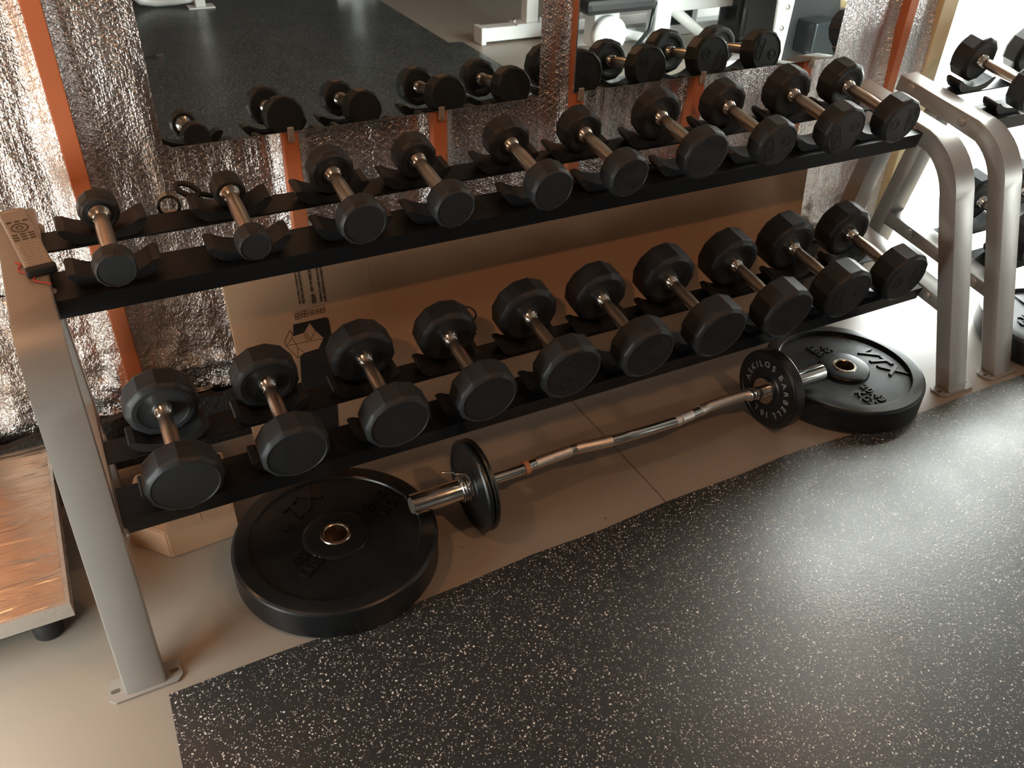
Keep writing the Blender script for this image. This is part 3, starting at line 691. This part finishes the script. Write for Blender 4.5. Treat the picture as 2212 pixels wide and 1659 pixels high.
# strap loop and brass ring at the rear rail
pts = []
for i in range(33):
    a = 2 * PI * i / 32; pts.append((.021 * math.cos(a), .006 * math.sin(a), .010 * math.sin(a) - .010 * math.cos(a)))
o = obj('strap_loop', tube(bmesh.new(), [Vector(p) for p in pts[:-1]] + [Vector(pts[0])], .0062, 10), M['foot'], loc=(.192, 1.775, .738)); autosmooth(o, 60); tag(o, 'small black strap loop hanging at the top rear rail near the second dumbbell', 'strap')
tail = obj('strap_tail', tube(bmesh.new(), [(.018, 0, -.010), (.04, .002, -.020), (.07, .002, -.026)], .006, 8), M['foot'], o)
o = obj('metal_ring', lathe(bmesh.new(), [(.0235, -.009), (.0235, .009), (.0175, .009), (.0175, -.009)], 'y', 32, closed=True), M['brass'], loc=(.150, 1.785, .709)); tag(o, 'small bronze ring standing behind the top rear rail, left of the strap', 'ring')
# thin cable behind the bottom tier
pts = [(.70, 1.70, .245), (.72, 1.69, .30), (.735, 1.685, .345), (.76, 1.69, .36), (.80, 1.70, .345), (.82, 1.71, .31), (.80, 1.72, .27), (.83, 1.72, .245)]
P = [Vector(p) for p in pts]; sp_ = []
for i in range(len(P) - 1):
    p0, p1, p2, p3 = P[max(i - 1, 0)], P[i], P[i + 1], P[min(i + 2, len(P) - 1)]
    for k in range(6):
        t = k / 6; sp_.append(.5 * ((2 * p1) + (p2 - p0) * t + (2 * p0 - 5 * p1 + 4 * p2 - p3) * t * t + (3 * p1 - p0 - 3 * p2 + p3) * t ** 3))
o = obj('thin_cable', tube(bmesh.new(), [p - Vector((.76, 1.7, .25)) for p in sp_], .0022, 8), M['foot'], loc=(.76, 1.7, .25)); tag(o, 'thin dark cable looping behind the bottom tier between two dumbbells', 'cable')

# ------------------------------------------------------------------ machines across the room, seen in the mirrors
def machine(name, loc, label, cat): return empty(name, loc, label, cat)
MA = machine('weight_bench_machine', (3.2, -1.42, 0), 'white exercise machine with a long floor beam, seen in the left mirror', 'exercise machine')
obj('floor_beam', bx(-.70, 1.5, -.05, .05, .015, .10, bev=.008), M['white_metal'], MA)
obj('end_foot', bx(-.715, -.68, -.06, .06, .0, .105, bev=.006), M['white_metal'], MA)
obj('base_plate', bx(-.46, -.22, -.06, .06, .10, .108), M['white_metal'], MA)
obj('upright', bx(-.385, -.30, -.04, .04, .108, 1.6, bev=.005), M['white_metal'], MA)
for x in (-.435, -.245): obj('anchor_bolt', lathe(bmesh.new(), [(.012, .108), (.012, .118), (.007, .124)], 'z', 12, T(x, -.03, 0)), M['chrome'], MA)
obj('seat_pad', bx(-.6, -.1, -.16, .16, 1.6, 1.68, bev=.03), M['black'], MA)
MB_ = machine('leg_machine', (3.7, -.92, 0), 'white leg machine with dark seat and shroud, seen in the right mirror', 'exercise machine')
obj('upright', bx(-.24, -.12, -.05, .05, .0, 1.5, bev=.006), M['white_metal'], MB_)
obj('cross_beam', bx(-.12, .50, -.04, .04, .22, .30, bev=.006), M['white_metal'], MB_)
obj('diagonal_brace', tube(bmesh.new(), [(-.1, 0, .24), (.16, .02, .06), (.30, .02, .04)], .035, 12), M['white_metal'], MB_, True)
obj('diagonal_brace', tube(bmesh.new(), [(-.75, -.1, .28), (-.5, -.1, .12), (-.22, -.05, .05)], .03, 12), M['white_metal'], MB_, True)
obj('floor_beam', bx(-.85, .9, -.30, -.20, .0, .08, bev=.008), M['white_metal'], MB_)
obj('rear_post', bx(.22, .29, -.28, -.20, .08, 1.2, bev=.005), M['white_metal'], MB_)
obj('seat_pad', bx(-.82, -.32, -.18, .16, .27, .36, bev=.03), M['black'], MB_)
obj('seat_bracket', bx(-.70, -.52, -.06, .06, .06, .27, bev=.01), M['white_metal'], MB_)
obj('hub_guard', lathe(bmesh.new(), [(.11, -.03), (.11, .03)], 'y', 32, T(-.62, .1, .14)), M['white_metal'], MB_, True)
obj('weight_shroud', bx(.37, .83, -.10, .12, 0.01, 1.5, bev=.03), M['shroud'], MB_)
obj('adjusting_holes_panel', bx(-.02, .22, -.19, -.17, .08, .30), M['black'], MB_)
bm = bmesh.new()
for i in range(7): lathe(bm, [(.005, .0), (.005, .004)], 'y', 10, T(.0 + i * .033, -.17, .21))
obj('chrome_pins', bm, M['chrome'], MB_)
obj('lever_tube', tube(bmesh.new(), [(-.40, .06, .02), (-.3, .08, .14), (-.28, .08, .3)], .014, 10), M['shroud'], MB_, True)
obj('guard_rail', tube(bmesh.new(), [(.46, .14, .02), (.46, .15, .20), (.50, .15, .23), (.70, .15, .25)], .008, 8), M['chrome'], MB_, True)
MP = machine('plate_loaded_machine', (4.0, -.05, 0), 'dark machine with bolted white plate, at the right end of the right mirror', 'exercise machine')
obj('floor_beam', bx(-.45, .55, -.30, -.2, .0, .08, bev=.008), M['white_metal'], MP)
obj('side_plate', prism_y(bmesh.new(), [(-.31, .06), (-.235, .06), (-.20, .95), (-.37, .95)], -.01, .005), M['white_metal'], MP)
for bx_, bz in ((-.265, .41), (-.28, .30), (-.29, .62), (-.27, .16)): obj('bolt_head', lathe(bmesh.new(), [(.016, .005), (.016, .012), (.009, .016)], 'y', 16, T(bx_, 0, bz)), M['chrome'], MP, True)
obj('machine_body', prism_y(bmesh.new(), [(-.22, .05), (.30, .05), (.22, .30), (.05, .95), (-.19, .95)], -.36, -.05), M['black'], MP)
obj('pedal_block', bx(-.11, .09, -.05, .10, .15, .33, bev=.01), M['shroud'], MP)
obj('round_guard', lathe(bmesh.new(), [(.19, -.03), (.20, -.02), (.20, .03), (.18, .045), (.05, .055)], 'y', 48, T(.31, .06, .27)), M['white_metal'], MP, True)
MC = machine('rowing_frame_machine', (.9, -3.0, 0), 'white machine with a bowed tube base on the mat, far off in the left mirror', 'exercise machine')
obj('bowed_tube', tube(bmesh.new(), [(-.5, .1, .5), (-.35, 0, .2), (-.22, -.05, .06), (-.12, -.06, .04), (0, -.02, .05), (.14, .05, .08)], .03, 12), M['white_metal'], MC, True)
obj('post', bx(.12, .19, .02, .09, .02, .9, bev=.005), M['white_metal'], MC)
obj('foot_plate', bx(.07, .25, -.01, .11, .009, .02, bev=.003), M['white_metal'], MC)
MD = machine('flat_bench', (2.25, -3.0, 0), 'low bench with a white foot on the mat corner, far off in the left mirror', 'bench')
obj('bench_foot', bx(-.2, .12, -.04, .05, .009, .07, bev=.008), M['white_metal'], MD)
obj('bench_post', bx(-.08, -.0, -.04, .04, .07, .4), M['white_metal'], MD)
obj('bench_pad', bx(-.25, .2, -.8, .3, .4, .48, bev=.02), M['black'], MD)
ST = empty('cable_strap', (.55, -1.8, .0085), 'black strap with a shiny metal tip lying on the mat, seen in the left mirror', 'strap')
obj('strap', bx(-.16, .03, -.012, .012, 0, .008, bev=.002), M['black'], ST); obj('metal_tip', bx(.03, .07, -.010, .010, 0, .012, bev=.002), M['chrome'], ST)
SH = machine('storage_cabinet', (4.3, -4.9, 0), 'dark cabinet against the far wall, seen dimly in the mirror', 'cabinet')
obj('cabinet_body', bx(-.5, .5, -.3, .3, 0, 1.4, bev=.01), M['black'], SH)

# ------------------------------------------------------------------ light
def lamp(name, loc, power, color, size, label):
    ld = bpy.data.lights.new(name, 'POINT'); ld.energy = power; ld.color = color; ld.shadow_soft_size = size
    o = bpy.data.objects.new(name, ld); COL.objects.link(o); o.location = loc
    return o
WARM = (1.0, 0.50, 0.24)
lamp('warm_lamp', (1.2, -.3, 2.3), 38, WARM, .03, '')
lamp('warm_lamp', (-.65, 1.2, 2.3), 20, WARM, .03, '')
lamp('warm_lamp', (2.7, 1.5, 2.35), 8, WARM, .03, '')
lamp('warm_lamp', (-.66, 1.6, .85), 4, WARM, .03, '')
def portal(name, loc, rot, sx, sy):
    ld = bpy.data.lights.new(name, 'AREA'); ld.shape = 'RECTANGLE'; ld.size = sx; ld.size_y = sy; ld.cycles.is_portal = True
    o = bpy.data.objects.new(name, ld); COL.objects.link(o); o.location = loc; o.rotation_euler = rot
portal('door_daylight', ((DX0 + DX1) / 2, Y1 + .09, DZ / 2), (-PI / 2, 0, 0), DX1 - DX0, DZ)
portal('left_daylight', (X0 - .09, (LW[0] + LW[1]) / 2, (LW[2] + LW[3]) / 2), (0, -PI / 2, 0), LW[3] - LW[2], LW[1] - LW[0])
portal('right_daylight', (X1 + .09, (RW[0] + RW[1]) / 2, (RW[2] + RW[3]) / 2), (0, PI / 2, 0), RW[3] - RW[2], RW[1] - RW[0])
w = bpy.data.worlds.new('daylight'); bpy.context.scene.world = w; w.use_nodes = True
bg = w.node_tree.nodes['Background']; bg.inputs[0].default_value = (0.94, 1.0, 0.97, 1); bg.inputs[1].default_value = 18.0

# ------------------------------------------------------------------ camera
sc_ = bpy.context.scene
yaw, pitch, roll, fpx = 4.99575517e-01, 6.27181595e-01, 3.58882662e-02, 1.85293363e+03
f = Vector((math.sin(yaw) * math.cos(pitch), math.cos(yaw) * math.cos(pitch), -math.sin(pitch)))
ri = Vector((math.cos(yaw), -math.sin(yaw), 0)); up = ri.cross(f)
Rr = ri * math.cos(roll) + up * math.sin(roll); Uu = -ri * math.sin(roll) + up * math.cos(roll)
cam = bpy.data.cameras.new('camera'); co = bpy.data.objects.new('camera', cam); COL.objects.link(co)
co.matrix_world = basis(Rr, Uu, -f, (0, 0, 1.47))
cam.sensor_fit = 'HORIZONTAL'; cam.sensor_width = 36; cam.lens = 36 * fpx / 2212; cam.clip_start = .05
sc_.camera = co
vs = sc_.view_settings; sc_.display_settings.display_device = 'sRGB'; vs.view_transform = 'Standard'; vs.look = 'None'; vs.exposure = 0.12; vs.gamma = 1; vs.use_curve_mapping = False
sc_.cycles.use_denoising = True
sc_.cycles.max_bounces = 10; sc_.cycles.glossy_bounces = 6; sc_.cycles.sample_clamp_indirect = 6
